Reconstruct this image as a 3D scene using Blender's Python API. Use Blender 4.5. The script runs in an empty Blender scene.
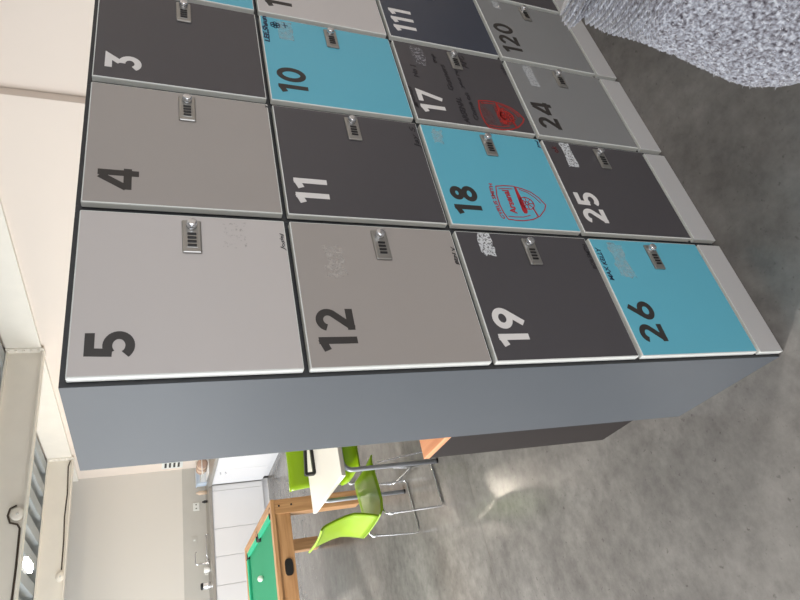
import bpy, bmesh, math, random
from mathutils import Vector, Matrix, noise
random.seed(7)
PI = math.pi
scene = bpy.context.scene
COL = scene.collection

# ------------------------------------------------------------------ materials
def srgb(r, g, b):
    f = lambda c: (c/255/12.92) if c/255 <= .04045 else ((c/255+.055)/1.055)**2.4
    return (f(r), f(g), f(b), 1)

def mat(name, rgb, rough=.5, metal=0, bump=0, bscale=200, var=0, vscale=6, spec=.5, emit=0, coat=0, trans=0):
    m = bpy.data.materials.new(name); m.use_nodes = True
    nt = m.node_tree; b = nt.nodes['Principled BSDF']
    c = srgb(*rgb)
    b.inputs['Base Color'].default_value = c
    b.inputs['Roughness'].default_value = rough
    b.inputs['Metallic'].default_value = metal
    b.inputs['Specular IOR Level'].default_value = spec
    b.inputs['Coat Weight'].default_value = coat
    b.inputs['Transmission Weight'].default_value = trans
    if emit:
        b.inputs['Emission Color'].default_value = c
        b.inputs['Emission Strength'].default_value = emit
    tc = nt.nodes.new('ShaderNodeTexCoord')
    if var:
        n = nt.nodes.new('ShaderNodeTexNoise'); n.inputs['Scale'].default_value = vscale
        n.inputs['Detail'].default_value = 5
        nt.links.new(tc.outputs['Object'], n.inputs['Vector'])
        r = nt.nodes.new('ShaderNodeValToRGB')
        r.color_ramp.elements[0].position = .3; r.color_ramp.elements[1].position = .7
        r.color_ramp.elements[0].color = tuple(x*(1-var) for x in c[:3])+(1,)
        r.color_ramp.elements[1].color = tuple(min(1, x*(1+var)) for x in c[:3])+(1,)
        nt.links.new(n.outputs['Fac'], r.inputs['Fac'])
        nt.links.new(r.outputs['Color'], b.inputs['Base Color'])
    if bump:
        n2 = nt.nodes.new('ShaderNodeTexNoise'); n2.inputs['Scale'].default_value = bscale
        nt.links.new(tc.outputs['Object'], n2.inputs['Vector'])
        bp = nt.nodes.new('ShaderNodeBump'); bp.inputs['Strength'].default_value = bump
        bp.inputs['Distance'].default_value = .002
        nt.links.new(n2.outputs['Fac'], bp.inputs['Height'])
        nt.links.new(bp.outputs['Normal'], b.inputs['Normal'])
    return m

def concrete():
    m = mat('polished_concrete', (150, 145, 137), .3)
    nt = m.node_tree; b = nt.nodes['Principled BSDF']
    tc = nt.nodes.new('ShaderNodeTexCoord')
    def nz(scale, detail, rough=.6):
        n = nt.nodes.new('ShaderNodeTexNoise'); n.inputs['Scale'].default_value = scale
        n.inputs['Detail'].default_value = detail; n.inputs['Roughness'].default_value = rough
        nt.links.new(tc.outputs['Object'], n.inputs['Vector']); return n
    a = nz(1.6, 8, .62); c = nz(14, 6, .7); d = nz(45, 3)
    r = nt.nodes.new('ShaderNodeValToRGB'); r.color_ramp.elements[0].position = .3; r.color_ramp.elements[1].position = .72
    r.color_ramp.elements[0].color = srgb(95, 92, 90); r.color_ramp.elements[1].color = srgb(141, 138, 134)
    nt.links.new(a.outputs['Fac'], r.inputs['Fac'])
    r2 = nt.nodes.new('ShaderNodeValToRGB'); r2.color_ramp.elements[0].position = .3; r2.color_ramp.elements[1].position = .7
    r2.color_ramp.elements[0].color = (.74, .74, .74, 1); r2.color_ramp.elements[1].color = (1.1, 1.1, 1.1, 1)
    nt.links.new(c.outputs['Fac'], r2.inputs['Fac'])
    mx = nt.nodes.new('ShaderNodeMix'); mx.data_type = 'RGBA'; mx.blend_type = 'MULTIPLY'; mx.inputs['Factor'].default_value = 1
    nt.links.new(r.outputs['Color'], mx.inputs['A']); nt.links.new(r2.outputs['Color'], mx.inputs['B'])
    # small dark flecks
    r3 = nt.nodes.new('ShaderNodeValToRGB'); r3.color_ramp.elements[0].position = .27; r3.color_ramp.elements[1].position = .36
    r3.color_ramp.elements[0].color = (.55, .54, .53, 1); r3.color_ramp.elements[1].color = (1, 1, 1, 1)
    nt.links.new(d.outputs['Fac'], r3.inputs['Fac'])
    mx2 = nt.nodes.new('ShaderNodeMix'); mx2.data_type = 'RGBA'; mx2.blend_type = 'MULTIPLY'; mx2.inputs['Factor'].default_value = .8
    nt.links.new(mx.outputs['Result'], mx2.inputs['A']); nt.links.new(r3.outputs['Color'], mx2.inputs['B'])
    nt.links.new(mx2.outputs['Result'], b.inputs['Base Color'])
    mr = nt.nodes.new('ShaderNodeMapRange'); mr.inputs['To Min'].default_value = .16; mr.inputs['To Max'].default_value = .26
    nt.links.new(c.outputs['Fac'], mr.inputs['Value']); nt.links.new(mr.outputs['Result'], b.inputs['Roughness'])
    bp = nt.nodes.new('ShaderNodeBump'); bp.inputs['Strength'].default_value = .12; bp.inputs['Distance'].default_value = .004
    nt.links.new(c.outputs['Fac'], bp.inputs['Height']); nt.links.new(bp.outputs['Normal'], b.inputs['Normal'])
    return m

def wood(name, c0, c1, axis='X', scale=14):
    m = mat(name, c0, .42); nt = m.node_tree; b = nt.nodes['Principled BSDF']
    tc = nt.nodes.new('ShaderNodeTexCoord'); mp = nt.nodes.new('ShaderNodeMapping')
    mp.inputs['Scale'].default_value = {'X': (.5, 8, 8), 'Y': (8, .5, 8), 'Z': (8, 8, .5)}[axis]
    nt.links.new(tc.outputs['Object'], mp.inputs['Vector'])
    n = nt.nodes.new('ShaderNodeTexNoise'); n.inputs['Scale'].default_value = scale*.4; n.inputs['Detail'].default_value = 8
    nt.links.new(mp.outputs['Vector'], n.inputs['Vector'])
    r = nt.nodes.new('ShaderNodeValToRGB'); r.color_ramp.elements[0].position = .35; r.color_ramp.elements[1].position = .65
    r.color_ramp.elements[0].color = srgb(*c0); r.color_ramp.elements[1].color = srgb(*c1)
    nt.links.new(n.outputs['Fac'], r.inputs['Fac']); nt.links.new(r.outputs['Color'], b.inputs['Base Color'])
    return m

def residue_mat(name, rgb, lo, hi, scale, amount):
    m = mat(name, rgb, .7); nt = m.node_tree; b = nt.nodes['Principled BSDF']
    tc = nt.nodes.new('ShaderNodeTexCoord')
    n = nt.nodes.new('ShaderNodeTexNoise'); n.inputs['Scale'].default_value = scale; n.inputs['Detail'].default_value = 6
    n.inputs['Roughness'].default_value = .65
    nt.links.new(tc.outputs['Object'], n.inputs['Vector'])
    mr = nt.nodes.new('ShaderNodeMapRange'); mr.inputs['From Min'].default_value = lo; mr.inputs['From Max'].default_value = hi
    mr.inputs['To Max'].default_value = amount
    nt.links.new(n.outputs['Fac'], mr.inputs['Value'])
    nt.links.new(mr.outputs['Result'], b.inputs['Alpha'])
    return m

M = {}
M['concrete'] = concrete()
M['wall'] = mat('white_wall_paint', (230, 217, 205), .75, bump=.05, bscale=60)
M['wall_cream'] = mat('cream_wall_paint', (216, 212, 205), .7, bump=.05, bscale=60)
M['splash'] = mat('grey_splashback', (188, 186, 180), .35, var=.04, vscale=3)
M['steel_white'] = mat('white_painted_steel', (240, 233, 221), .5, var=.02)
M['deck'] = mat('galvanised_deck', (176, 182, 184), .5, .3, var=.06, vscale=4)
M['lwhite'] = mat('pale_grey_laminate', (197, 191, 188), .42, bump=.03, bscale=900)
M['lgrey'] = mat('stone_grey_laminate', (163, 156, 151), .42, bump=.03, bscale=900)
M['lgrey_shaded'] = mat('shaded_stone_grey_laminate', (134, 134, 134), .4, bump=.03, bscale=900)  # same grey laminate as the upper doors, dimmer light put into its colour
M['lchar'] = mat('charcoal_laminate', (77, 74, 77), .4, bump=.03, bscale=900)
M['lnavy'] = mat('blue_charcoal_laminate', (64, 68, 80), .4, bump=.03, bscale=900)
M['lblue'] = mat('turquoise_laminate', (98, 178, 199), .4, bump=.03, bscale=900)
M['edge'] = mat('white_edge_band', (226, 228, 224), .4)
M['carcass'] = mat('blue_grey_laminate', (88, 93, 99), .45, spec=.2, var=.03, vscale=1.2, bump=.02, bscale=900)
M['carcass_edge'] = mat('dark_edge_band', (50, 51, 53), .5)
M['plinth'] = mat('silver_grey_plinth', (186, 184, 183), .45, bump=.03, bscale=700)
M['num_dark'] = mat('dark_vinyl', (52, 48, 46), .45)
M['num_light'] = mat('white_vinyl', (226, 222, 219), .45)
M['ink'] = mat('black_marker', (28, 27, 32), .5)
M['ink_dull'] = mat('dull_marker_on_charcoal', (44, 41, 46), .35)
M['ink_blue'] = mat('blue_marker', (26, 38, 70), .5)
M['ink_red'] = mat('red_marker', (178, 38, 48), .5)
M['ink_red2'] = mat('red_marker_on_charcoal', (168, 42, 38), .5)
M['lock'] = mat('zinc_lock', (168, 166, 162), .32, .75)
M['chrome'] = mat('chrome', (222, 223, 226), .2, .85)
M['tube'] = mat('grey_steel_tube', (176, 180, 186), .32, .45)
M['black'] = mat('black_plastic', (22, 22, 24), .45)
M['wheel'] = mat('dark_code_wheel', (30, 29, 30), .4)
M['green'] = mat('lime_green_plastic', (140, 176, 22), .3, coat=.2)
M['cap'] = mat('clear_white_cap', (220, 222, 224), .4)
M['table'] = mat('white_table_laminate', (240, 236, 226), .35)
M['woodx'] = wood('oak_rail', (178, 130, 86), (206, 160, 114), 'X')
M['woody'] = wood('oak_side', (174, 126, 84), (202, 156, 110), 'Y')
M['woodz'] = wood('oak_leg', (178, 130, 86), (206, 160, 114), 'Z')
M['orange'] = wood('peach_wood_top', (226, 150, 106), (238, 168, 122), 'Y')
M['cab_dark'] = mat('dark_brown_laminate', (48, 43, 42), .6, spec=.15, var=.06, vscale=3)
M['cloth'] = mat('green_baize', (42, 150, 108), .9, bump=.3, bscale=500)
M['cushion'] = mat('green_cushion', (52, 182, 140), .85)
M['pocket'] = mat('black_pocket', (24, 22, 20), .6)
M['ball'] = mat('white_ball', (238, 236, 226), .12, coat=.5)
M['kitchen'] = mat('white_kitchen_laminate', (226, 226, 228), .3)
M['worktop'] = mat('grey_worktop', (150, 146, 140), .3, var=.05)
M['dark'] = mat('dark_slot', (36, 35, 35), .6)  # dark fill of the socket and grille slots
M['ceramic'] = mat('white_ceramic', (240, 240, 238), .15)
M['bluep'] = mat('pale_blue_plastic', (194, 208, 224), .35)
M['beige'] = mat('beige_plastic', (214, 190, 166), .5)
M['brown'] = mat('brown_plastic', (176, 150, 136), .5)
M['cable'] = mat('brown_cable', (74, 62, 50), .5)
M['joint'] = mat('floor_joint_filler', (92, 88, 84), .5)
M['lamp'] = mat('lamp_diffuser', (255, 236, 208), .5, emit=130)
M['lamp_body'] = mat('lamp_housing', (214, 212, 206), .4)
M['glass'] = mat('window_glass', (240, 246, 250), .05, trans=1)

# ------------------------------------------------------------------ mesh helpers
class MB:
    def __init__(self): self.bm = bmesh.new()
    def box(self, x0, x1, y0, y1, z0, z1, bevel=0, mi=0, seg=2):
        tmp = bmesh.new()
        bmesh.ops.create_cube(tmp, size=1)
        for v in tmp.verts:
            v.co = Vector(((x0+x1)/2+v.co.x*(x1-x0), (y0+y1)/2+v.co.y*(y1-y0), (z0+z1)/2+v.co.z*(z1-z0)))
        if bevel:
            bmesh.ops.bevel(tmp, geom=tmp.edges[:], offset=bevel, segments=seg, affect='EDGES', profile=.5)
        self.merge(tmp, mi); return self
    def merge(self, tmp, mi=None, mtx=None):
        vs = [self.bm.verts.new(mtx @ v.co if mtx else v.co) for v in tmp.verts]
        tmp.verts.index_update()
        for f in tmp.faces:
            try:
                nf = self.bm.faces.new([vs[v.index] for v in f.verts])
                nf.material_index = f.material_index if mi is None else mi; nf.smooth = f.smooth
            except ValueError: pass
        tmp.free()
    def tube(self, pts, r, n=10, mi=0, cap=True, closed=False):
        pts = [Vector(p) for p in pts]; rings = []
        m = len(pts); up = None
        for i, p in enumerate(pts):
            if closed: d = (pts[(i+1) % m]-pts[i-1]).normalized()
            else: d = (pts[min(i+1, m-1)]-pts[max(i-1, 0)]).normalized()
            if up is None:
                a = Vector((0, 0, 1)) if abs(d.z) < .9 else Vector((1, 0, 0))
                up = (a-d*a.dot(d)).normalized()
            else:
                up = (up-d*up.dot(d)).normalized()
            s = d.cross(up); rr = r[i] if isinstance(r, (list, tuple)) else r
            rings.append([self.bm.verts.new(p+(up*math.cos(t)+s*math.sin(t))*rr) for t in [2*PI*k/n for k in range(n)]])
        for i in range(m if closed else m-1):
            A, B = rings[i], rings[(i+1) % m]
            for k in range(n):
                f = self.bm.faces.new((A[k], A[(k+1) % n], B[(k+1) % n], B[k])); f.smooth = True; f.material_index = mi
        if cap and not closed:
            for R_ in (rings[0][::-1], rings[-1]):
                f = self.bm.faces.new(R_); f.material_index = mi
        return self
    def lathe(self, prof, c, n=24, mi=0, axis='Z'):
        c = Vector(c); rings = []
        for r, z in prof:
            ring = []
            for k in range(n):
                t = 2*PI*k/n; a, b = r*math.cos(t), r*math.sin(t)
                o = {'Z': (a, b, z), 'Y': (a, z, b), 'X': (z, a, b)}[axis]
                ring.append(self.bm.verts.new(c+Vector(o)))
            rings.append(ring)
        for A, B in zip(rings, rings[1:]):
            for k in range(n):
                f = self.bm.faces.new((A[k], A[(k+1) % n], B[(k+1) % n], B[k])); f.smooth = True; f.material_index = mi
        for R_ in (rings[0], rings[-1]):
            f = self.bm.faces.new(R_); f.material_index = mi
        return self
    def prism(self, poly, a0, a1, axis='Y', mi=0):
        """poly of 2-D points extruded along an axis"""
        def P(u, v, a): return {'Y': (u, a, v), 'X': (a, u, v), 'Z': (u, v, a)}[axis]
        A = [self.bm.verts.new(P(u, v, a0)) for u, v in poly]; B = [self.bm.verts.new(P(u, v, a1)) for u, v in poly]
        n = len(poly)
        for L in (A, B[::-1]):
            f = self.bm.faces.new(L); f.material_index = mi
        for k in range(n):
            f = self.bm.faces.new((A[k], B[k], B[(k+1) % n], A[(k+1) % n])); f.material_index = mi
        return self
    def ribbon(self, pts, w, y0=-.0009, y1=.0002, mi=0, closed=False):
        """flat painted stroke in the XZ plane, of width w, given real thickness along Y"""
        pts = [Vector((p[0], p[1])) for p in pts]; m = len(pts); L, R_ = [], []
        for i in range(m):
            if closed: a, c = pts[i-1], pts[(i+1) % m]
            else: a, c = pts[max(i-1, 0)], pts[min(i+1, m-1)]
            b = pts[i]
            d1 = (b-a) if (b-a).length > 1e-9 else (c-b); d2 = (c-b) if (c-b).length > 1e-9 else (b-a)
            d1 = d1.normalized(); d2 = d2.normalized()
            n1 = Vector((-d1.y, d1.x)); n2 = Vector((-d2.y, d2.x)); nn = n1+n2
            if nn.length < 1e-6: nn = n1
            nn.normalize(); k = 1/max(.45, nn.dot(n1))
            L.append(b+nn*w/2*k); R_.append(b-nn*w/2*k)
        ring = []
        for l, r in zip(L, R_):
            ring.append([self.bm.verts.new((l.x, y0, l.y)), self.bm.verts.new((r.x, y0, r.y)),
                         self.bm.verts.new((r.x, y1, r.y)), self.bm.verts.new((l.x, y1, l.y))])
        for i in range(m if closed else m-1):
            A, B = ring[i], ring[(i+1) % m]
            for k in range(4):
                f = self.bm.faces.new((A[k], A[(k+1) % 4], B[(k+1) % 4], B[k])); f.material_index = mi
        if not closed:
            self.bm.faces.new(ring[0]); self.bm.faces.new(ring[-1][::-1])
        return self
    def build(self, name, mats, parent=None, loc=None):
        bmesh.ops.recalc_face_normals(self.bm, faces=self.bm.faces)
        me = bpy.data.meshes.new(name); self.bm.to_mesh(me); self.bm.free()
        for x in (mats if isinstance(mats, (list, tuple)) else [mats]): me.materials.append(x)
        o = bpy.data.objects.new(name, me); COL.objects.link(o)
        if parent: o.parent = parent
        if loc is not None: o.location = loc
        return o

def tag(o, label, cat, group=None):
    o['label'] = label; o['category'] = cat
    if group: o['group'] = group
    return o
def thing(name, label, cat, loc=(0, 0, 0), rz=0, group=None):
    o = bpy.data.objects.new(name, None); COL.objects.link(o); o.empty_display_size = .05
    o.location = loc; o.rotation_euler = (0, 0, rz)
    return tag(o, label, cat, group)
def struct(o): o['kind'] = 'structure'; return o
def children(o): return [c for c in bpy.data.objects if c.parent == o]
def copy_tree(o, parent=None):
    c = o.copy(); COL.objects.link(c)
    if parent: c.parent = parent
    for ch in children(o): copy_tree(ch, c)
    return c
def arc(cx, cz, rx, rz, a0, a1, n=16):
    return [(cx+rx*math.cos(math.radians(a0+(a1-a0)*i/n)), cz+rz*math.sin(math.radians(a0+(a1-a0)*i/n))) for i in range(n+1)]

# ------------------------------------------------------------------ numerals as bold strokes (height 1)
SW = .195
h2 = SW/2
def glyph(d):
    a = SW/2
    if d == '0': return .74, [(arc(.37, .5, .37-a, .5-a, 0, 360, 32)[:-1], True)]
    if d == '1': return .40, [([(.30, 0), (.30, 1)], False), ([(.02, .80), (.34, .925)], False)]
    if d == '2': return .66, [(arc(.33, .68, .33-a, .32-a, 165, -35, 18)+[(.12, .09), (.10, .0925)], False), ([(.03, a), (.66, a)], False)]
    if d == '3': return .64, [([(.03, 1-a), (.56, 1-a), (.30, .585)], False), (arc(.30, .32, .34-a, .32-a, 95, -150, 20), False)]
    if d == '4': return .74, [([(.60, 0), (.60, .98)], False), ([(.50, .93), (.08, .29)], False), ([(.03, .27), (.76, .27)], False)]
    if d == '5': return .64, [([(.60, 1-a), (.125, 1-a), (.105, .455)], False), (arc(.28, .325, .36-a, .325-a, 132, -145, 24), False)]
    if d == '6': return .70, [(arc(.35, .325, .35-a, .325-a, 0, 360, 28)[:-1], True), ([(.52, .985), (.13, .45)], False)]
    if d == '7': return .66, [([(.02, 1-a), (.56, 1-a), (.22, 0)], False)]
    if d == '8': return .68, [(arc(.34, .285, .34-a, .285-a, 0, 360, 28)[:-1], True), (arc(.34, .745, .295-a, .255-a, 0, 360, 28)[:-1], True)]
    if d == '9': return .70, [(arc(.35, .675, .35-a, .325-a, 0, 360, 28)[:-1], True), ([(.18, .015), (.57, .55)], False)]
def number(txt, x, ztop, H, parent, m):
    mb = MB(); cx = x
    for ch in txt:
        w, st = glyph(ch)
        for k, (pts, cl) in enumerate(st):
            mb.ribbon([(cx+px*H, ztop-H+pz*H) for px, pz in pts], SW*H, y0=-.0006-.00008*k, closed=cl)
        cx += (w+.17)*H
    return mb.build('number', m, parent)

def text_mesh(txt, size, shear=0, thin=0):
    cu = bpy.data.curves.new('lettering', 'FONT'); cu.body = txt; cu.size = size; cu.shear = shear; cu.extrude = .0002
    cu.offset = thin; cu.resolution_u = 3; cu.align_x = 'LEFT'
    o = bpy.data.objects.new('lettering', cu); COL.objects.link(o); bpy.context.view_layer.update()
    me = bpy.data.meshes.new_from_object(o.evaluated_get(bpy.context.evaluated_depsgraph_get()))
    bpy.data.objects.remove(o); bpy.data.curves.remove(cu); return me
def writing(txt, x, z, width, parent, m, name='handwriting', tall=None, shear=.15, jitter=.0012, bold=.0006, arch=0):
    me = text_mesh(txt, .02, shear, bold)
    xs = [v.co.x for v in me.vertices]; ys = [v.co.y for v in me.vertices]
    x0, x1 = min(xs), max(xs); y0, y1 = min(ys), max(ys)
    sx = width/(x1-x0); sy = (tall/(y1-y0)) if tall else sx
    for v in me.vertices:
        px = (v.co.x-x0)*sx; pz = (v.co.y-y0)*sy
        wob = jitter*math.sin(px*260+len(txt)) + arch*(1-(2*px/width-1)**2)
        v.co = Vector((x+px, -.0007-v.co.z, z+pz+wob))
    me.materials.clear(); me.materials.append(m)
    o = bpy.data.objects.new(name, me); COL.objects.link(o); o.parent = parent
    return o

# ------------------------------------------------------------------ LOCKERS
W = .4; HC = .4241; PL = .0989; DEP = .4414; TOP = PL+4*HC
def lock(door, x, z):
    """combination lock, centre of the plate at x, z in door space"""
    mb = MB(); mb.box(x-.0435, x+.0435, -.005, .0005, z-.0195, z+.0195, .003)
    mb.box(x-.031, x+.012, -.0060, -.004, z-.0115, z+.0115, .0008)
    mb.build('lock_plate', M['lock'], door)
    kn = MB(); kn.lathe([(.0115, 0), (.0115, -.006), (.0105, -.013), (.009, -.014), (0.001, -.014)], (x+.028, -.0045, z), 20, axis='Y')
    kn.box(x+.0262, x+.0298, -.018, -.0125, z-.0095, z+.0095, .001)
    kn.build('lock_knob', M['chrome'], door)
    for i in range(4):
        w = MB(); cx = x-.0255+i*.0100
        w.box(cx-.0027, cx+.0027, -.0082, -.0055, z-.009, z+.009, .001)
        w.build('code_wheel', M['wheel'], door)

def make_door(tower, z_top, face, num, light):
    """door with its origin at the tower's left edge, top of the cell"""
    fm = M[face]
    d = MB(); zt, zb = -.006, -HC+.006; x0, x1 = .010, .3885
    d.box(x0, x1, 0, .018, zb, zt, .0026, mi=1, seg=2)
    o = d.build('door', [fm, M['edge']], tower, (0, 0, z_top))
    for p in o.data.polygons:
        if p.normal.y < -.9 and p.area > .05: p.material_index = 0
    if num:
        number(num, .0485, -.0315, .0825, o, M['num_light'] if light else M['num_dark'])
    lock(o, .3285, -.218)
    return o

def residue(door, x0, x1, z0, z1, m, seed=0, rag=.006):
    r = random.Random(seed); mb = MB(); pts = []
    for (ax, az), (bx, bz) in (((x0, z0), (x1, z0)), ((x1, z0), (x1, z1)), ((x1, z1), (x0, z1)), ((x0, z1), (x0, z0))):
        for k in range(6):
            t = k/6; pts.append((ax+(bx-ax)*t+r.uniform(-rag, rag)*.5, az+(bz-az)*t+r.uniform(-rag, rag)*.5))
    mb.prism(pts, -.0005, .0002)
    return mb.build('sticker_residue', m, door)

RES = residue_mat('sticker_glue', (222, 224, 226), .40, .50, 150, .85)
RES_F = residue_mat('faint_sticker_glue', (206, 200, 194), .42, .58, 90, .6)
RES_W = residue_mat('paper_backing', (206, 208, 210), .25, .5, 150, .6)
RES_B = residue_mat('pale_glue_on_blue', (184, 204, 206), .22, .7, 40, .6)

# face colour, number, light numeral for each tower (left to right), rows top to bottom
towers = [
  [('lwhite', '5', 0), ('lgrey', '12', 0), ('lchar', '19', 1), ('lblue', '26', 0)],
  [('lgrey', '4', 0), ('lchar', '11', 1), ('lblue', '18', 0), ('lchar', '25', 1)],
  [('lchar', '3', 1), ('lblue', '10', 0), ('lchar', '17', 1), ('lgrey_shaded', '24', 0)],
  [('lblue', '93', 0), ('lwhite', '102', 0), ('lnavy', '111', 1), ('lgrey_shaded', '120', 0)],
  [('lwhite', '', 0), ('lgrey', '', 0), ('lblue', '', 0), ('lchar', '', 0)],
]
tlabels = [
  'locker tower at the open end of the row, numbered 5, 12, 19 and 26',
  'second locker tower from the open end, numbered 4, 11, 18 and 25',
  'third locker tower from the open end, numbered 3, 10, 17 and 24',
  'fourth locker tower, with a dark blue-grey door numbered 111 above a grey 120',
  'locker tower beyond number 120, only a dark corner of it showing beside the jumper']
cname = dict(lwhite='pale grey', lgrey='stone grey', lgrey_shaded='shaded stone grey', lchar='charcoal', lnavy='dark blue-grey', lblue='turquoise blue')
D = {}
for j, col in enumerate(towers):
    x0 = j*W
    t = thing('locker_tower', tlabels[j], 'locker', (x0, 0, 0), 0, 'locker towers in a row')
    b = MB()
    lx = .002 if j == 0 else .0005
    b.box(lx, .016, .020, DEP, 0, TOP+.005, .0006, seg=1)                       # left side
    b.box(.384, .3995, .020, DEP, 0, TOP+.005, .0006, seg=1)
    b.box(.016, .384, .020, DEP, TOP-.011, TOP+.005, 0)
    b.box(.016, .384, .4334, DEP, PL, TOP-.011, 0)
    for k in range(4): b.box(.016, .384, .022, .4334, PL+k*HC-.008, PL+k*HC+.008, 0)
    co = b.build('carcass', [M['carcass'], M['carcass_edge']], t)
    for p in co.data.polygons:
        if p.normal.y < -.8 : p.material_index = 1
    pb = MB(); pb.box(.010, .3885, .001, .018, .001, PL-.006, .0008, mi=0, seg=1)
    po = pb.build('plinth', [M['plinth'], M['edge']], t)
    for p in po.data.polygons:
        if p.normal.x < -.5 or p.normal.z > .5: p.material_index = 1
    for k, (face, num, light) in enumerate(col):
        d = make_door(t, TOP-k*HC, face, num, light)
        if num: d['label'] = '%s door numbered %s' % (cname[face], num)
        D[num or ('x%d' % k)] = d

# marks on the doors
def marks():
    # 5
    writing('Josiel', .303, -.4145, .048, D['5'], M['ink'], tall=.011, shear=.3, bold=.0003)
    residue(D['5'], .305, .375, -.33, -.28, residue_mat('dark_smudge', (112, 104, 100), .55, .75, 120, .6), 1)
    residue(D['12'], .232, .322, -.118, -.076, RES_F, 2, .012)
    writing('BEN V', .279, -.413, .056, D['12'], M['ink'], tall=.009)
    residue(D['19'], .312, .384, -.106, -.068, RES, 3, .008)
    writing('BOB SMITH', .280, -.411, .085, D['19'], M['ink'], tall=.012, bold=.0002)
    residue(D['26'], .255, .372, -.11, -.062, RES_B, 4, .014)
    writing('MAX KELLY', .243, -.030, .112, D['26'], M['ink_blue'], tall=.015, bold=.0004)
    writing('x', .372, -.419, .010, D['4'], M['ink_dull'])
    writing('Jay S', .285, -.413, .085, D['11'], M['ink'], tall=.020, bold=.0002)
    residue(D['18'], .315, .372, -.07, -.040, RES_B, 5, .012)
    writing('Joel', .345, -.413, .035, D['18'], M['ink_blue'], tall=.011)
    residue(D['25'], .278, .384, -.108, -.070, RES, 6, .008)
    writing('ok', .335, -.052, .03, D['25'], residue_mat('faint_red_ink', (120, 48, 50), .3, .5, 80, .6), tall=.02)
    residue(D['24'], .267, .378, -.110, -.074, RES_W, 7, .003)
    residue(D['17'], .28, .375, -.105, -.065, residue_mat('scratched_glue', (150, 148, 152), .46, .56, 110, .85), 8, .012)
    for k, (s, x, z, w, tl) in enumerate((('ARSENAL', .02, -.185, .12, .02), ('Gunners', .17, -.172, .13, .02), ('Come on', .04, -.222, .13, .018),
                                     ('you reds', .19, -.218, .12, .018), ('AFC', .30, -.262, .07, .024), ('top', .30, -.15, .05, .016), ('No 1', .21, -.06, .06, .018),
                                     ('goal', .06, -.022, .10, .014), ('win', .30, -.413, .06, .014))):
        writing(s, x, z, w, D['17'], M['ink_dull'], tall=tl)
    residue(D['120'], .33, .378, -.11, -.08, RES_W, 9, .004)
    # 10: writing, scribbled flower and an arrow, square of glue
    residue(D['10'], .287, .375, -.100, -.056, RES_B, 10, .004)
    writing('LEE,Shaun', .262, -.030, .125, D['10'], M['ink_blue'], tall=.019, bold=.0008)
    fl = MB()
    for a in range(6):
        cx, cz = .352+.009*math.cos(a*PI/3), -.050+.009*math.sin(a*PI/3)
        fl.ribbon(arc(cx, cz, .0055, .0055, 0, 360, 10)[:-1], .0028, closed=True)
    fl.ribbon(arc(.352, -.05, .004, .004, 0, 360, 8)[:-1], .003, closed=True)
    fl.ribbon([(.345, -.080), (.372, -.078)], .0025); fl.ribbon([(.358, -.072), (.358, -.088)], .0025)
    fl.build('scribble', M['ink_blue'], D['10'])
    # club crest on 18 (drawn in marker) and a rubbed version on 17
    def crest(door, m, dx=0, dz=0, sc=1, w=.0030, full=True):
        def T(p): return ((p[0]-.104)*sc+.104+dx, -((p[1]-.184)*sc+.184)+dz)
        mb = MB()
        top = [(.040, .186), (.062, .179), (.090, .176), (.125, .178), (.162, .187)]
        right = [(.167, .215), (.168, .245), (.161, .275), (.150, .300), (.130, .320), (.104, .333)]
        left = [(.085, .322), (.060, .297), (.045, .268), (.038, .235), (.038, .208)]
        mb.ribbon([T(p) for p in top+right+left], w, closed=True)
        inner = [(.051, .190), (.050, .212), (.052, .240), (.060, .265)]
        mb.ribbon([T(p) for p in inner], w*.7)
        mb.ribbon([T(p) for p in [(.153, .193), (.156, .215), (.157, .240)]], w*.7)
        mb.ribbon([T(p) for p in [(.158, .262), (.148, .287), (.130, .306), (.110, .318)]], w*.7)
        # cannon: barrel, muzzle, wheel with spokes, trail
        mb.prism([T(p) for p in [(.166, .248), (.166, .254), (.112, .259), (.076, .261), (.066, .257), (.066, .247), (.076, .244), (.112, .245)]], -.0009, .0002)
        mb.ribbon([T(p) for p in arc(.105, .270, .0225, .0225, 0, 360, 24)[:-1]], w, closed=True)
        mb.ribbon([T(p) for p in arc(.105, .270, .006, .006, 0, 360, 10)[:-1]], w, closed=True)
        for a in range(0, 360, 45):
            c, s = math.cos(math.radians(a)), math.sin(math.radians(a))
            mb.ribbon([T((.105+.005*c, .270+.005*s)), T((.105+.022*c, .270+.022*s))], w*.7)
        mb.ribbon([T((.090, .284)), T((.058, .290))], w*1.4)
        o = mb.build('crest_drawing', m, door)
        if full: o['label'] = 'red marker drawing of a club crest with a cannon'
        return o
    crest(D['18'], M['ink_red'])
    writing('Arsenal', .062, -.224, .088, D['18'], M['ink_red'], tall=.022, shear=0, jitter=.0005, bold=.0006)
    writing('CYRUS SMITH', .040, -.178, .130, D['18'], M['ink_red'], tall=.012, shear=0, jitter=.0004, bold=.0005, arch=.007)
    crest(D['17'], M['ink_red2'], -.025, -.062, 1.02, .0045, True)
    f = MB(); f.prism([(.030, -.300), (.125, -.296), (.120, -.335), (.080, -.372), (.045, -.345)], -.0005, .0002)
    f.build('crest_shading', residue_mat('rubbed_red_marker', (176, 44, 38), .35, .62, 45, .85), D['17'])
    f = MB(); f.prism([(.020, -.243), (.140, -.246), (.138, -.262), (.060, -.285), (.022, -.280)], -.0005, .0002)
    f.build('crest_shading', residue_mat('thin_red_marker', (150, 48, 44), .42, .72, 60, .6), D['17'])
marks()

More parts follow.
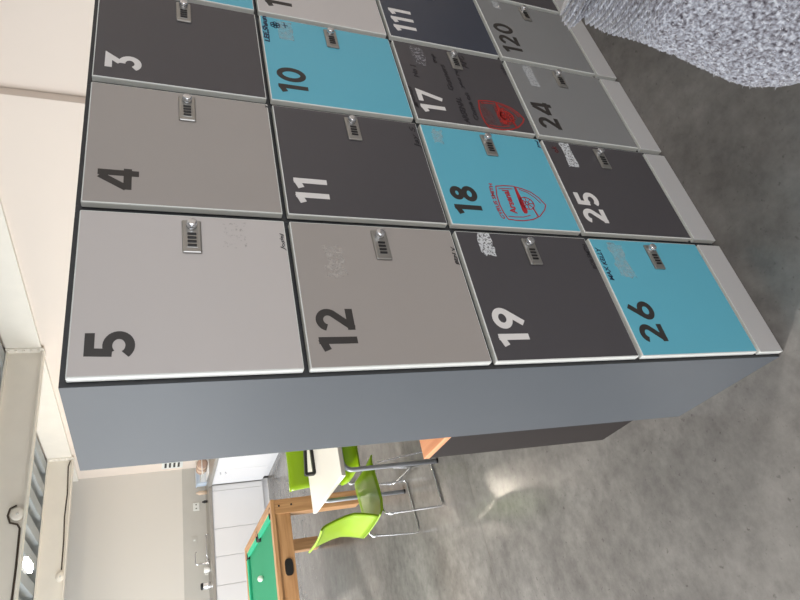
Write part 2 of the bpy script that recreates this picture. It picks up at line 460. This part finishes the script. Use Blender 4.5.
# ------------------------------------------------------------------ ROOM
RX = 2.80; FY = 8.75; LX = -5.0; NY = -4.0; RZ = 2.93
f = MB(); f.box(LX-.2, RX+.4, NY-.2, FY+.2, -.1, 0); struct(f.build('floor', M['concrete']))
w = MB(); w.box(RX, RX+.3, 1.77, FY+.2, 0, 3.1, .004); w.box(RX+.06, RX+.3, NY-.2, 1.77, 0, 3.1)
struct(w.build('wall_right', M['wall']))
w = MB(); w.box(LX-.2, RX, FY, FY+.2, 0, 3.1); struct(w.build('wall_back', M['wall_cream']))
w = MB()
for a in ((LX-.2, -2.6, 0, 3.1), (1.6, RX+.06, 0, 3.1), (-2.6, 1.6, 0, .7), (-2.6, 1.6, 2.5, 3.1)): w.box(a[0], a[1], NY-.2, NY, a[2], a[3])
struct(w.build('wall_front', M['wall']))
fr = MB()
for x in (-2.575, -1.2, .2, 1.575): fr.box(x-.025, x+.025, NY-.14, NY-.06, .7, 2.5)
for z in (.725, 2.475): fr.box(-2.6, 1.6, NY-.139, NY-.061, z-.025, z+.025)
wo = struct(fr.build('window_4', M['edge']))  # unseen front window, added so light reaches the locker doors
g = MB(); g.box(-2.55, 1.55, NY-.103, NY-.097, .75, 2.45); g.build('pane', M['glass'], wo)
f = MB(); f.box(LX, .60, 1.994, 1.998, -.01, .0004); struct(f.build('trim_7', M['joint']))
# left wall with three window openings
wins = [(-.8, 1.6), (2.4, 4.8), (5.6, 8.0)]
w = MB(); z0, z1 = .7, 2.5
w.box(LX-.2, LX, NY, FY, 0, z0); w.box(LX-.2, LX, NY, FY, z1, 3.1)
ys = [NY]+[v for ab in wins for v in ab]+[FY]
for a, b in zip(ys[0::2], ys[1::2]): w.box(LX-.2, LX, a, b, z0, z1)
struct(w.build('wall_left', M['wall']))
for i, (a, b) in enumerate(wins):
    fr = MB()
    for y in (a+.025, (a+b)/2, b-.025): fr.box(LX-.14, LX-.06, y-.025, y+.025, z0, z1)
    for z in (z0+.025, z1-.025): fr.box(LX-.139, LX-.061, a, b, z-.025, z+.025)
    wo = struct(fr.build('window_%d' % (i+1), M['edge']))
    g = MB(); g.box(LX-.103, LX-.097, a+.05, b-.05, z0+.05, z1-.05); g.build('pane', M['glass'], wo)
# corrugated roof deck
prof = []; x = LX-.2; P = .30
while x < RX+.4:
    prof += [(x, RZ), (x+.13, RZ), (x+.17, RZ+.09), (x+.26, RZ+.09)]; x += P
d = MB(); bmd = d.bm
lo = [[bmd.verts.new((px, y, pz)) for px, pz in prof] for y in (NY-.2, FY+.2)]
hi = [[bmd.verts.new((px, y, RZ+.20)) for px, pz in prof] for y in (NY-.2, FY+.2)]
for k in range(len(prof)-1):
    bmd.faces.new((lo[0][k], lo[0][k+1], lo[1][k+1], lo[1][k])); bmd.faces.new((hi[0][k], hi[0][k+1], hi[1][k+1], hi[1][k]))
    for s in (0, 1): bmd.faces.new((lo[s][k], lo[s][k+1], hi[s][k+1], hi[s][k]))
struct(d.build('ceiling', M['deck']))
# steel: edge girder on the right wall and cross beams
g = MB(); g.box(RX-.03, RX+.05, NY, FY, 2.635, RZ-.004, .003)
struct(g.build('trim_1', M['steel_white']))
def beam(y, n):
    b = MB(); bz0, bz1 = 2.615, RZ-.004
    b.box(LX, RX-.046, y+.045, y+.060, bz0+.014, bz1-.014)
    for z in (bz0, bz1-.014): b.box(LX, RX-.046, y, y+.105, z, z+.014, .002)
    o = struct(b.build('trim_%d' % n, M['steel_white']))
    p = MB(); p.box(RX-.046, RX-.030, y-.03, y+.135, bz0-.004, bz1, .002); p.build('end_plate', M['steel_white'], o)
    for k in range(5):
        for yy in (y-.012, y+.117):
            q = MB(); zz = bz0+.04+k*.062
            q.lathe([(.012, 0), (.012, -.012), (.002, -.012)], (RX-.046, yy, zz), 6, axis='X'); q.build('bolt', M['steel_white'], o)
    return o
beam(4.78, 2); beam(7.76, 3); beam(1.70, 4); beam(-1.3, 5)
def cable_run(y, pts, jx, jz, lbl, lbl2):
    c = MB(); c.tube([(px, y-.009, pz) for px, pz in pts], .008, 8)
    tag(c.build('electric_cable', M['cable']), lbl, 'cable', 'cables clipped along the white beams')
    t = thing('junction_box', lbl2, 'junction box', (jx, y, jz), 0, 'round junction boxes on the beams')
    j = MB(); j.lathe([(.052, 0), (.052, -.030), (.046, -.036), (.002, -.036)], (0, 0, 0), 20, axis='Y'); j.build('housing', M['steel_white'], t)
    j = MB(); j.lathe([(.012, -.036), (.010, -.042), (.002, -.042)], (0, 0, 0), 10, axis='Y'); j.build('screw_cap', M['lamp_body'], t)
z_lo = 2.555
cable_run(4.78+.045, [(1.293, 2.69), (1.272, 2.735), (1.215, 2.747), (1.155, 2.725), (1.135, 2.67), (1.10, 2.65), (.8, 2.645), (.4, 2.650), (-.4, 2.645), (-4.9, 2.645)], 1.215, 2.675,
          'dark cable looping out of the round box on the nearer white beam', 'round white junction box with a cable loop on the nearer beam')
cable_run(7.76+.045, [(2.74, 2.655), (2.66, 2.675), (2.3, 2.66), (2.0, 2.672), (1.7, 2.66), (1.40, 2.66), (1.36, 2.66)], 1.28, 2.665,
          'thin dark cable running along the lower edge of the farther white beam', 'small round junction box on the farther beam, above the kitchen')
# ceiling lamp
lx_, ly_, lz_ = 1.14, 6.32, 2.78
t = thing('ceiling_lamp', 'lit oblong lamp between the two white beams under the corrugated roof', 'lamp', (lx_, ly_, lz_))
def stadium(hw, hl, n=12):
    return [(hw*math.cos(a), hl-hw+hw*math.sin(a)) for a in [PI*k/n for k in range(n+1)]]+[(hw*math.cos(a), -hl+hw+hw*math.sin(a)) for a in [PI+PI*k/n for k in range(n+1)]]
l = MB(); l.prism(stadium(.045, .19), .0, .028, 'Z'); l.build('diffuser', M['lamp'], t)
l = MB(); l.prism(stadium(.050, .195), .028, .06, 'Z'); l.box(-.012, .012, -.15, -.13, .06, RZ-lz_); l.box(-.012, .012, .13, .15, .06, RZ-lz_); l.build('housing', M['lamp_body'], t)

# ------------------------------------------------------------------ low dark cabinet behind the lockers
t = thing('low_cabinet', 'low dark brown cabinet with a peach wooden top behind the lockers', 'cabinet', (.074, .47, 0))
c = MB(); c.box(0, .9, 0, .37, 0, .757, .002); c.build('body', M['cab_dark'], t)
c = MB(); c.box(-.001, .901, -.001, .371, .757, .780, .002); c.build('top', M['orange'], t)

# ------------------------------------------------------------------ table
TZ = .652
t = thing('dining_table', 'white-topped table on grey steel tube legs beside the pool table', 'table', (.466, 2.24, 0))
c = MB(); c.box(0, .90, 0, .77, TZ-.026, TZ, .004); c.build('tabletop', M['table'], t)
def leg_pts(sy):
    y = sy; pts = []
    x0, x1, zt, r = .055, .845, TZ-.040, .06
    pts = [(x0, y, 0)]
    pts += [(x0, y, zt-r)]+[(x0+r-r*math.cos(a), y, zt-r+r*math.sin(a)) for a in [PI/2*k/6 for k in range(1, 7)]]
    pts += [(x1-r+r*math.sin(a), y, zt-r+r*math.cos(a)) for a in [PI/2*k/6 for k in range(0, 7)]]+[(x1, y, 0)]
    return pts
for y in (.085, .705):
    c = MB(); c.tube(leg_pts(y), .0145, 12); lo_ = c.build('leg_frame', M['tube'], t)
    for x in (.055, .845):
        q = MB(); q.lathe([(.0158, 0), (.0158, .010), (.015, .012)], (x, y, .0), 14); q.build('foot_cap', M['black'], lo_)
# black loop on the table
tl = thing('strap_loop', 'black loop of flat strap standing on the white table', 'strap', (.66, 2.80, TZ))
def loop_mesh(outer, th, w):
    """closed band of thickness th in the XZ plane, w deep"""
    mb = MB(); n = len(outer); rings = []
    for i in range(n):
        d = Vector((outer[(i+1) % n][0]-outer[i-1][0], outer[(i+1) % n][1]-outer[i-1][1])).normalized(); nn = Vector((-d.y, d.x))
        a = Vector(outer[i]); b = a+nn*th
        rings.append([mb.bm.verts.new((a.x, -w/2, a.y)), mb.bm.verts.new((a.x, w/2, a.y)), mb.bm.verts.new((b.x, w/2, b.y)), mb.bm.verts.new((b.x, -w/2, b.y))])
    for i in range(n):
        A, B = rings[i], rings[(i+1) % n]
        for k in range(4): mb.bm.faces.new((A[k], A[(k+1) % 4], B[(k+1) % 4], B[k]))
    return mb
def rounded(c, r, n=5):
    out = []; m = len(c)
    for i in range(m):
        p = Vector(c[i]); a = (Vector(c[i-1])-p).normalized()*r; b = (Vector(c[(i+1) % m])-p).normalized()*r
        for k in range(n+1):
            t = k/n; out.append(tuple((p+a)*(1-t)**2+p*2*t*(1-t)+(p+b)*t*t))
    return out
loop_mesh(rounded([(0, .0), (.34, .0), (.34, .045), (.0, .075)],   .018), .018, .03).build('band', M['black'], tl)

# ------------------------------------------------------------------ green chairs (faces +X in its own space)
SZ = .392
def shell(path, w0, w1, th, dish):
    """path: side profile (x, z) points; widths interpolated; gives a moulded sheet of thickness th"""
    mb = MB(); n = len(path); m = 10; top = []; bot = []
    for i, (px, pz) in enumerate(path):
        a = path[max(i-1, 0)]; b = path[min(i+1, n-1)]
        d = Vector((b[0]-a[0], b[1]-a[1])).normalized(); nn = Vector((-d.y, d.x))
        ww = w0+(w1-w0)*i/(n-1); rt, rb = [], []
        for k in range(m+1):
            s = 2*k/m-1; off = dish*(1-s*s)
            rt.append(mb.bm.verts.new((px-nn.x*off, s*ww/2, pz-nn.y*off)))
            rb.append(mb.bm.verts.new((px-nn.x*(off+th), s*ww/2, pz-nn.y*(off+th))))
        top.append(rt); bot.append(rb)
    for i in range(n-1):
        for k in range(m):
            for G, fl in ((top, 0), (bot, 1)):
                q = (G[i][k], G[i][k+1], G[i+1][k+1], G[i+1][k]); fc = mb.bm.faces.new(q[::-1] if fl else q); fc.smooth = True
        for k in (0, m): mb.bm.faces.new((top[i][k], top[i+1][k], bot[i+1][k], bot[i][k]))
    for i in (0, n-1):
        for k in range(m): mb.bm.faces.new((top[i][k], top[i][k+1], bot[i][k+1], bot[i][k]))
    return mb
def make_chair(label, loc, rz):
    t = thing('cantilever_chair', label, 'chair', loc, rz, 'lime green chairs round the white table')
    # seat from front lip to rear
    seat = [(.385, SZ-.010), (.372, SZ-.004), (.35, SZ), (.30, SZ), (.2, SZ-.008), (.1, SZ-.012), (.04, SZ-.002), (.012, SZ+.018)]
    s = shell(seat[::-1], .39, .40, .010, .006).build('seat', M['green'], t)
    back = [(.012, SZ+.018), (.022, SZ+.05), (.036, SZ+.11), (.044, SZ+.165), (.036, SZ+.22), (.020, SZ+.28), (.000, SZ+.34), (-.012, SZ+.365), (-.030, SZ+.378)]
    b = shell([(x, z) for x, z in back[::-1]], .37, .37, .010, .010).build('backrest', M['green'], t)
    for sy in (-.222, .222):
        l = MB(); r = .02
        l.tube([(.05, sy*.75, SZ-.022), (.02, sy*.80, SZ-.028), (.010, sy*.83, SZ-.05), (.0, sy, .05), (.002, sy, .018), (.02, sy, .008), (.34, sy, .008), (.362, sy, .02), (.360, sy, .05), (.34, sy*.82, SZ-.05), (.30, sy*.78, SZ-.022)], .0055, 8)
        lg = l.build('sled_leg', M['chrome'], t)
        q = MB(); q.lathe([(.009, -.012), (.010, 0), (.009, .014)], (.009, sy*.85, SZ-.058), 10); q.build('corner_cap', M['cap'], lg)
    l = MB(); l.tube([(.30, -.175, SZ-.035), (.30, .175, SZ-.035)], .0055, 8); l.build('cross_bar', M['chrome'], t)
    return t
ch = make_chair('lime green chair at the left end of the table, its whole back in view', (.236, 2.60, 0), math.radians(6))
labels = [('lime green chair behind the white table, only its flat backrest in view', (.845, 3.09, 0), math.radians(-90)),
          ('lime green chair mostly hidden by the lockers, wire legs by the peach top', (1.62, 2.58, 0), math.radians(180))]
for lb, lc, rz in labels:
    c = copy_tree(ch); c.location = lc; c.rotation_euler = (0, 0, rz); c['label'] = lb

# ------------------------------------------------------------------ pool table
PX1, PY0, PZ = .843, 3.925, .760
PLN, PW = 1.69, 1.12
t = thing('pool_table', 'oak pool table with green cloth in front of the kitchen', 'pool table', (PX1-PW, PY0, 0))
RW = .075
def wood_part(n, a, m):
    c = MB(); c.box(*a, .003); return c.build(n, m, t)
wood_part('end_rail', (0, PW, 0, RW, PZ-.03, PZ), M['woodx']); wood_part('end_rail', (0, PW, PLN-RW, PLN, PZ-.03, PZ), M['woodx'])
wood_part('side_rail', (0, RW, RW, PLN-RW, PZ-.03, PZ), M['woody']); wood_part('side_rail', (PW-RW, PW, RW, PLN-RW, PZ-.03, PZ), M['woody'])
ea = wood_part('end_apron', (.115, PW-.115, .012, .036, PZ-.152, PZ-.03), M['woodx'])
wood_part('end_apron', (.115, PW-.115, PLN-.036, PLN-.012, PZ-.152, PZ-.03), M['woodx'])
wood_part('side_apron', (PW-.036, PW-.012, .115, PLN-.115, PZ-.152, PZ-.03), M['woody']); wood_part('side_apron', (.012, .036, .115, PLN-.115, PZ-.152, PZ-.03), M['woody'])
for lx, ly in ((.003, .003), (PW-.118, .003), (.003, PLN-.118), (PW-.118, PLN-.118)):
    lg = wood_part('leg', (lx, lx+.115, ly, ly+.115, .02, PZ-.03), M['woodz'])
    q = MB(); q.lathe([(.03, 0), (.03, .02)], (lx+.057, ly+.057, 0), 16); q.build('foot', M['black'], lg)
    if ly < .1:
        for k in (0, 1):
            q = MB(); q.lathe([(.008, 0), (.007, -.003), (.001, -.003)], (lx+.062, ly, PZ-.065-k*.10), 10, axis='Y'); q.build('bolt_cap', M['black'], lg)
c = MB(); c.box(RW-.01, PW-RW+.01, RW-.01, PLN-RW+.01, PZ-.06, PZ-.034); c.build('bed_cloth', M['cloth'], t)
def cushion(x0, x1, y0, y1, inner):
    c = MB(); h0, h1 = PZ-.034, PZ-.004
    if inner in ('+x', '-x'):
        a, b = (x0, x1) if inner == '+x' else (x1, x0)
        c.prism([(a, h0), (a, h1), (b, h1-.006), (b-(b-a)*.3, h0)], y0, y1, 'Y')
    else:
        a, b = (y0, y1) if inner == '+y' else (y1, y0)
        c.prism([(a, h0), (a, h1), (b, h1-.006), (b-(b-a)*.3, h0)], x0, x1, 'X')
    c.build('cushion', M['cushion'], t)
g_ = .055; cw = .042
for s in (0, 1):
    x0, x1, inn = (RW, RW+cw, '+x') if s == 0 else (PW-RW-cw, PW-RW, '-x')
    cushion(x0, x1, RW+g_, PLN/2-.045, inn); cushion(x0, x1, PLN/2+.045, PLN-RW-g_, inn)
cushion(RW+g_, PW-RW-g_, RW, RW+cw, '+y'); cushion(RW+g_, PW-RW-g_, PLN-RW-cw, PLN-RW, '-y')
for px in (RW+.012, PW-RW-.012):
    for py in (RW+.012, PLN/2, PLN-RW-.012):
        c = MB(); c.lathe([(.001, 0), (.046, 0), (.050, .0345), (.044, .0365), (.040, .003), (.001, .003)], (px, py, PZ-.035), 20); c.build('pocket', M['pocket'], t)
c = MB(); c.prism([(x+PW-.525, z+PZ-.098) for x, z in [(.062*math.copysign(abs(math.cos(a))**.6, math.cos(a)),   .032*math.copysign(abs(math.sin(a))**.6, math.sin(a))) for a in [2*PI*k/28 for k in range(28)]]], .006, .0135, 'Y')
c.build('ball_return', M['pocket'], ea)
b = MB(); b.lathe([(.0265*math.sin(PI*k/12)+.0001, -.0265*math.cos(PI*k/12)) for k in range(13)], (0, 0, 0), 20)
tag(b.build('cue_ball', M['ball'], None, (.405, 4.79, PZ-.0335+.0265)), 'white ball lying on the green cloth of the pool table', 'ball')

# ------------------------------------------------------------------ kitchen
WT = .868; KY = 8.15; KX = 2.31
c = MB(); c.box(-2.0, RX-.002, FY-.012, FY, WT, 1.205); struct(c.build('trim_6', M['splash']))
def cab_unit(label, loc, rz, w, knob, dp=.54):
    t = thing('kitchen_cabinet', label, 'cabinet', loc, rz, 'white kitchen base units')
    c = MB(); c.box(0, w, .020, dp, .09, WT-.042); c.build('body', M['kitchen'], t)
    c = MB(); c.box(.003, w-.003, 0, .018, .09, WT-.048, .002); dr = c.build('door', M['kitchen'], t)
    c = MB(); c.box(0, w, .05, .07, 0, .09); c.build('kickboard', M['kitchen'], t)
    if 'corner of the far' in label:
        c = MB(); c.box(w+.001, w+.084, .004, .02, .09, WT-.048); c.box(w+.001, w+.13, .05, .07, 0, .09); c.build('corner_filler', M['kitchen'], t)
    if knob:
        for dz in (0, .07):
            c = MB(); c.lathe([(.009, 0), (.008, -.018), (.013, -.024), (.002, -.026)], (w-.10, 0, WT-.12-dz), 12, axis='Y'); c.build('knob', M['chrome'], dr)
xs = [2.224, 1.684, 1.307, .934, .56, .18]
kl = ['widest white base unit in the corner of the far kitchen run', 'white base unit second from the corner on the far kitchen run',
      'white base unit third from the corner, below the tall tap', 'white base unit by the pool table rail, below the chrome canister', 'white base unit at the end of the far run, behind the pool table']
for i in range(5): cab_unit(kl[i], (xs[i+1], KY, 0), 0, xs[i]-xs[i+1], False)
cab_unit('bright white base unit on the right wall, next to the kitchen corner', (KX, 8.12, 0), -PI/2, .62, True, .48)
cab_unit('bright white base unit on the right wall, nearer the lockers', (KX, 7.495, 0), -PI/2, .62, False, .48)
c = MB(); c.prism([(.18, KY-.02), (KX-.02, KY-.02), (KX-.02, 6.86), (RX-.002, 6.86), (RX-.002, FY-.013), (.18, FY-.013)], WT-.04, WT, 'Z')
tag(c.build('worktop', M['worktop']), 'grey L-shaped kitchen worktop running along the far and right walls', 'worktop')
# tap
t = thing('kitchen_tap', 'tall thin chrome tap with a squared spout on the far worktop', 'tap', (1.315, 8.50, WT))
c = MB(); c.lathe([(.026, 0), (.026, .02), (.018, .028), (.018, .09), (.014, .095)], (0, 0, 0), 16); c.build('body', M['chrome'], t)
c = MB(); c.tube([(0, 0, .08), (0, 0, .175), (.006, 0, .187), (.02, 0, .19), (.15, 0, .19), (.165, 0, .186), (.168, 0, .17)], .008, 10); c.build('spout', M['chrome'], t)
c = MB(); c.tube([(0, -.005, .06), (.05, -.05, .065)], .006, 8); c.build('lever', M['chrome'], t)
t = thing('tap', 'short chrome tap lying low behind the cup on the far worktop', 'tap', (1.56, 8.55, WT))
c = MB(); c.tube([(-.19, 0, .03), (.16, 0, .03)], .008, 8); c.tube([(-.19, 0, 0), (-.19, 0, .034)], .010, 8); c.tube([(.16, 0, .03), (.165, 0, 0)], .010, 8); c.build('rail', M['chrome'], t)
tag(t, 'low chrome rail standing on the far worktop between the cup and the socket', 'rail')
t = thing('cup', 'white cup beside the tall tap on the far worktop', 'cup', (1.215, 8.45, WT))
c = MB(); c.lathe([(.026, 0), (.036, .02), (.040, .085), (.037, .085), (.033, .02), (.002, .010)], (0, 0, 0), 20); c.build('bowl', M['ceramic'], t)
c = MB(); c.tube([(-.036, 0, .07), (-.062, 0, .062), (-.062, 0, .034), (-.034, 0, .026)], .005, 8); c.build('handle', M['ceramic'], t)
t = thing('canister', 'chrome canister with a dark lid on the far worktop, left of the cup', 'canister', (1.01, 8.46, WT))
c = MB(); c.lathe([(.045, 0), (.047, .006), (.047, .10), (.04, .108)], (0, 0, 0), 24); c.build('body', M['chrome'], t)
c = MB(); c.lathe([(.046, .104), (.046, .128), (.03, .136), (.001, .136)], (0, 0, 0), 24); c.build('lid', M['black'], t)
c = MB(); c.lathe([(.02, 0), (.022, .05), (.012, .058), (.012, .075), (.001, .076)], (0, 0, 0), 14)
tag(c.build('soap_bottle', M['black'], None, (2.17, 8.45, WT)), 'small dark bottle on the far worktop below the wall socket', 'bottle')
t = thing('wall_socket', 'pale square wall socket on the grey splashback above the far worktop', 'socket', (2.19, FY-.012, 1.01))
c = MB(); c.box(-.06, .06, -.012, 0, -.045, .045, .003); c.build('plate', M['edge'], t)
c = MB(); c.box(-.035, -.02, -.0135, -.011, -.01, .01); c.box(.02, .035, -.0135, -.011, -.01, .01); c.build('slots', M['dark'], t)
t = thing('light_switch', 'narrow pale switch plate on the splashback left of the socket', 'switch', (1.70, FY-.012, 1.05))
c = MB(); c.box(-.05, .05, -.010, 0, -.04, .04, .003); c.build('plate', M['splash'], t)
c = MB(); c.box(-.012, .012, -.014, -.009, -.015, .015, .001); c.build('rocker', M['edge'], t)
# dish rack, tub and bottle in the corner on the right-hand run
t = thing('dish_rack', 'white dish rack holding plates in the kitchen corner', 'dish rack', (2.58, 8.10, WT))
c = MB()
for z in (.01, .10):
    c.tube([(-.15, -.2, z), (.15, -.2, z), (.15, .2, z), (-.15, .2, z)], .006, 8, closed=True)
for k in range(9):
    y = -.2+.05*k
    for x in (-.15, .15): c.tube([(x, y, .01), (x, y, .10)], .004, 6)
    c.tube([(-.15, y, .01), (.15, y, .01)], .004, 6)
c.build('wire_frame', M['ceramic'], t)
for k in range(5):
    p = MB(); p.lathe([(.001, 0), (.05, .0), (.075, .010), (.072, .016), (.048, .007), (.001, .007)], (0, 0, 0), 24, axis='Y')
    o = p.build('dinner_plate', M['beige'] if k % 2 else M['brown'], None, (2.58, 7.92+.07*k, WT+.015+.075))
    tag(o, 'beige plate standing upright in the white dish rack', 'plate', 'plates in the dish rack')
t = thing('washing_up_tub', 'pale blue plastic tub beside the dish rack in the kitchen corner', 'tub', (2.54, 8.44, WT))
c = MB(); c.box(-.12, .12, -.07, .07, 0, .14, .012); c.build('body', M['bluep'], t)
c = MB(); c.box(-.13, .13, -.08, .08, .14, .155, .005); c.build('rim', M['bluep'], t)
c = MB(); c.lathe([(.03, 0), (.032, .11), (.014, .13), (.014, .15), (.001, .151)], (0, 0, 0), 16)
tag(c.build('sauce_bottle', M['beige'], None, (2.33, 8.52, WT)), 'beige bottle on the far worktop beside the blue tub', 'bottle')
# grille with dark slots on the right wall
t = thing('wall_grille', 'small white wall plate with four dark slots high in the kitchen corner', 'grille', (RX, 8.47, 1.35))
c = MB(); c.box(-.012, 0, -.16, .16, -.15, .15, .003); c.build('plate', M['edge'], t)
for k in range(4):
    c = MB(); c.box(-.014, -.010, -.09, .11, -.105+k*.062, -.075+k*.062); c.build('slot', M['dark'], t)

# ------------------------------------------------------------------ jumper sleeve beside the camera
CAM = Vector((-.5169, -1.0347, 1.6538)); YAW, PIT, ROL = .5888, -.3923, .0068
def axes():
    cy, sy, cp, sp = math.cos(YAW), math.sin(YAW), math.cos(PIT), math.sin(PIT)
    F = Vector((sy*cp, cy*cp, sp)); r = Vector((cy, -sy, 0)); u = r.cross(F)
    c, s = math.cos(ROL), math.sin(ROL)
    return F, c*r+s*u, -s*r+c*u
F_, R__, U_ = axes()
def knit():
    m = mat('grey_marl_wool', (176, 176, 186), .95, spec=.1); nt = m.node_tree; b = nt.nodes['Principled BSDF']
    tc = nt.nodes.new('ShaderNodeTexCoord')
    n = nt.nodes.new('ShaderNodeTexNoise'); n.inputs['Scale'].default_value = 420; n.inputs['Detail'].default_value = 3
    nt.links.new(tc.outputs['Object'], n.inputs['Vector'])
    r = nt.nodes.new('ShaderNodeValToRGB')
    for p, c in ((.30, (58, 55, 64)), (.41, (108, 107, 115)), (.55, (144, 148, 159)), (.70, (188, 193, 203))):
        e = r.color_ramp.elements.new(p); e.color = srgb(*c)
    r.color_ramp.elements.remove(r.color_ramp.elements[0]); r.color_ramp.elements.remove(r.color_ramp.elements[-1])
    nt.links.new(n.outputs['Fac'], r.inputs['Fac']); nt.links.new(r.outputs['Color'], b.inputs['Base Color'])
    b.inputs['Sheen Weight'].default_value = .3
    return m
M['knit'] = knit()
M['fibre'] = mat('pale_wool_fibre', (206, 208, 216), .9, var=.25, vscale=220)
def sleeve():
    # centre line of the sleeve in the world, beside and below the camera, hanging past the right of it
    A = Vector((-.185, -.962, 1.483)); B = Vector((-.262, -1.075, 1.355))
    ax = (B-A)
    return A, ax
def pix(x, y, d):
    """world point at distance d along the camera axis"""
    return CAM+F_*d+R__*((300-y)/599.6*d)-U_*((x-400)/599.6*d)
# rim of the knitted welt: points measured along the garment edge, in metres
edge_px = [(569, 0), (572, 10), (578, 16), (585, 12), (592, 4), (606, 8), (624, 15), (642, 22), (657, 28), (680, 40), (709, 50), (730, 58), (748, 66), (768, 74), (787, 78), (806, 77), (840, 72)]
DD = .36
rng = random.Random(3)
def build_jumper():
    edge = []
    for i in range(len(edge_px)-1):
        (a, b), (c, d) = edge_px[i], edge_px[i+1]
        n = max(3, int(math.hypot(c-a, d-b)/1.0))
        for k in range(n): edge.append((a+(c-a)*k/n, b+(d-b)*k/n))
    ns = len(edge); nt_ = 260; mb = MB(); R0 = .075; grid = []
    tanr = (pix(780, 80, DD)-pix(600, 10, DD)).normalized()          # along the hem
    out = R__.copy(); out = (out-tanr*out.dot(tanr)).normalized()    # from the hem up the garment
    toward = tanr.cross(out).normalized()
    if toward.dot(F_) > 0: toward = -toward
    pos = 0; last = None
    for i, (px, py) in enumerate(edge):
        E0 = pix(px, py, DD)
        if last is not None: pos += (E0-last).length
        last = E0; row = []
        rib = max(0, min(1, (672-px)/40))
        for k in range(nt_):
            t = 2*PI*k/nt_
            rr = R0*(1 if px > 596 else .55)
            p = E0+out*(rr-rr*math.cos(t))+toward*(rr*1.0*math.sin(t))
            nrm = (-out*math.cos(t)+toward*math.sin(t)).normalized()
            disp = rib*.0030*math.sin(pos*2*PI/.0034)
            q = p*380; disp += (1-.8*rib)*.0016*noise.noise(q*1.1)+(1-.6*rib)*.0009*noise.noise(q*2.3)+.0022*noise.noise(p*40)
            row.append(mb.bm.verts.new(p+nrm*disp))
        grid.append(row)
    for i in range(ns-1):
        for k in range(nt_):
            f = mb.bm.faces.new((grid[i][k], grid[i][(k+1) % nt_], grid[i+1][(k+1) % nt_], grid[i+1][k])); f.smooth = True
    for R_ in (grid[0], grid[-1][::-1]): mb.bm.faces.new(R_)
    o = mb.build('knitted_jumper', M['knit'])
    tag(o, 'fuzzy grey marl knitted jumper sleeve reaching into the corner above the floor', 'jumper')
    # loose wool fibres
    fb = MB(); me = o.data
    pl = [p for p in me.polygons]
    for _ in range(3000):
        p = rng.choice(pl); c = p.center; nn = p.normal
        d = (nn*rng.uniform(.3, 1)+Vector((rng.uniform(-1, 1), rng.uniform(-1, 1), rng.uniform(-1, 1)))*.8).normalized()
        L = rng.uniform(.001, .003); sd = d.cross(Vector((rng.uniform(-1, 1), rng.uniform(-1, 1), rng.uniform(-1, 1)))).normalized()*.00022
        s2 = d.cross(sd).normalized()*.00022; tip = c+d*L+sd*rng.uniform(-4, 4)
        v = [fb.bm.verts.new(c+sd), fb.bm.verts.new(c-sd*.5+s2), fb.bm.verts.new(c-sd*.5-s2), fb.bm.verts.new(tip)]
        for a, b2 in ((0, 1), (1, 2), (2, 0)): fb.bm.faces.new((v[a], v[b2], v[3]))
    fo = fb.build('wool_fibres', M['fibre'], o); fo['kind'] = 'stuff'
build_jumper()

# ------------------------------------------------------------------ light
wd = bpy.data.worlds.new('World'); scene.world = wd; wd.use_nodes = True
bg = wd.node_tree.nodes['Background']; bg.inputs['Color'].default_value = srgb(214, 226, 240); bg.inputs['Strength'].default_value = 1.0
def area(name, loc, target, sx, sy, power, col):
    l = bpy.data.lights.new(name, 'AREA'); l.shape = 'RECTANGLE'; l.size = sx; l.size_y = sy; l.energy = power; l.color = col
    o = bpy.data.objects.new(name, l); COL.objects.link(o); o.location = loc
    o.rotation_euler = (Vector(target)-Vector(loc)).to_track_quat('-Z', 'Y').to_euler(); return o
for i, ((a, b), pw) in enumerate(zip(wins, (20, 215, 240))):
    area('window_and_fill_light', (LX+.05, (a+b)/2, 1.6), (LX+4, (a+b)/2, 1.2), 2.3, 1.7, pw, (.90, .95, 1))
area('window_and_fill_light', (-.5, NY+.05, 1.6), (-.5, 0, 1.2), 4.1, 1.7, 78, (.92, .95, 1))  # added front light behind the camera, brightens the door faces
area('lamp_and_fill_light', (lx_, ly_, lz_-.03), (lx_, ly_, 0), .12, .4, 14, (1, .93, .82))
area('lamp_and_fill_light', (-1.6, -1.6, 2.85), (-1.6, -1.6, 0), .3, .6, 24, (1, .86, .72))
area('lamp_and_fill_light', (-1.9, 2.6, 2.85), (-1.9, 2.6, 0), .3, .6, 190, (1, .96, .91))  # unseen overhead fill without a fitting, added to raise the left floor
area('lamp_and_fill_light', (1.6, -1.6, 2.85), (1.6, -1.6, 0), .3, .6, 6, (1, .84, .68))
area('lamp_and_fill_light', (-1.8, 5.8, 2.85), (-1.8, 5.8, 0), .3, .6, 50, (1, .93, .85))  # unseen overhead fill without a fitting, brightens the floor at the back left

# ------------------------------------------------------------------ camera
cd = bpy.data.cameras.new('Camera'); cam = bpy.data.objects.new('Camera', cd); COL.objects.link(cam)
cd.sensor_width = 36; cd.lens = 599.6/800*36; cd.clip_start = .02
Rm = Matrix((-U_, R__, -F_)).transposed()
cam.matrix_world = Matrix.Translation(CAM) @ Rm.to_4x4()
scene.camera = cam
vs = scene.view_settings
vs.view_transform = 'Standard'; vs.look = 'None'; vs.gamma = 1; vs.use_curve_mapping = False; vs.exposure = 0.0
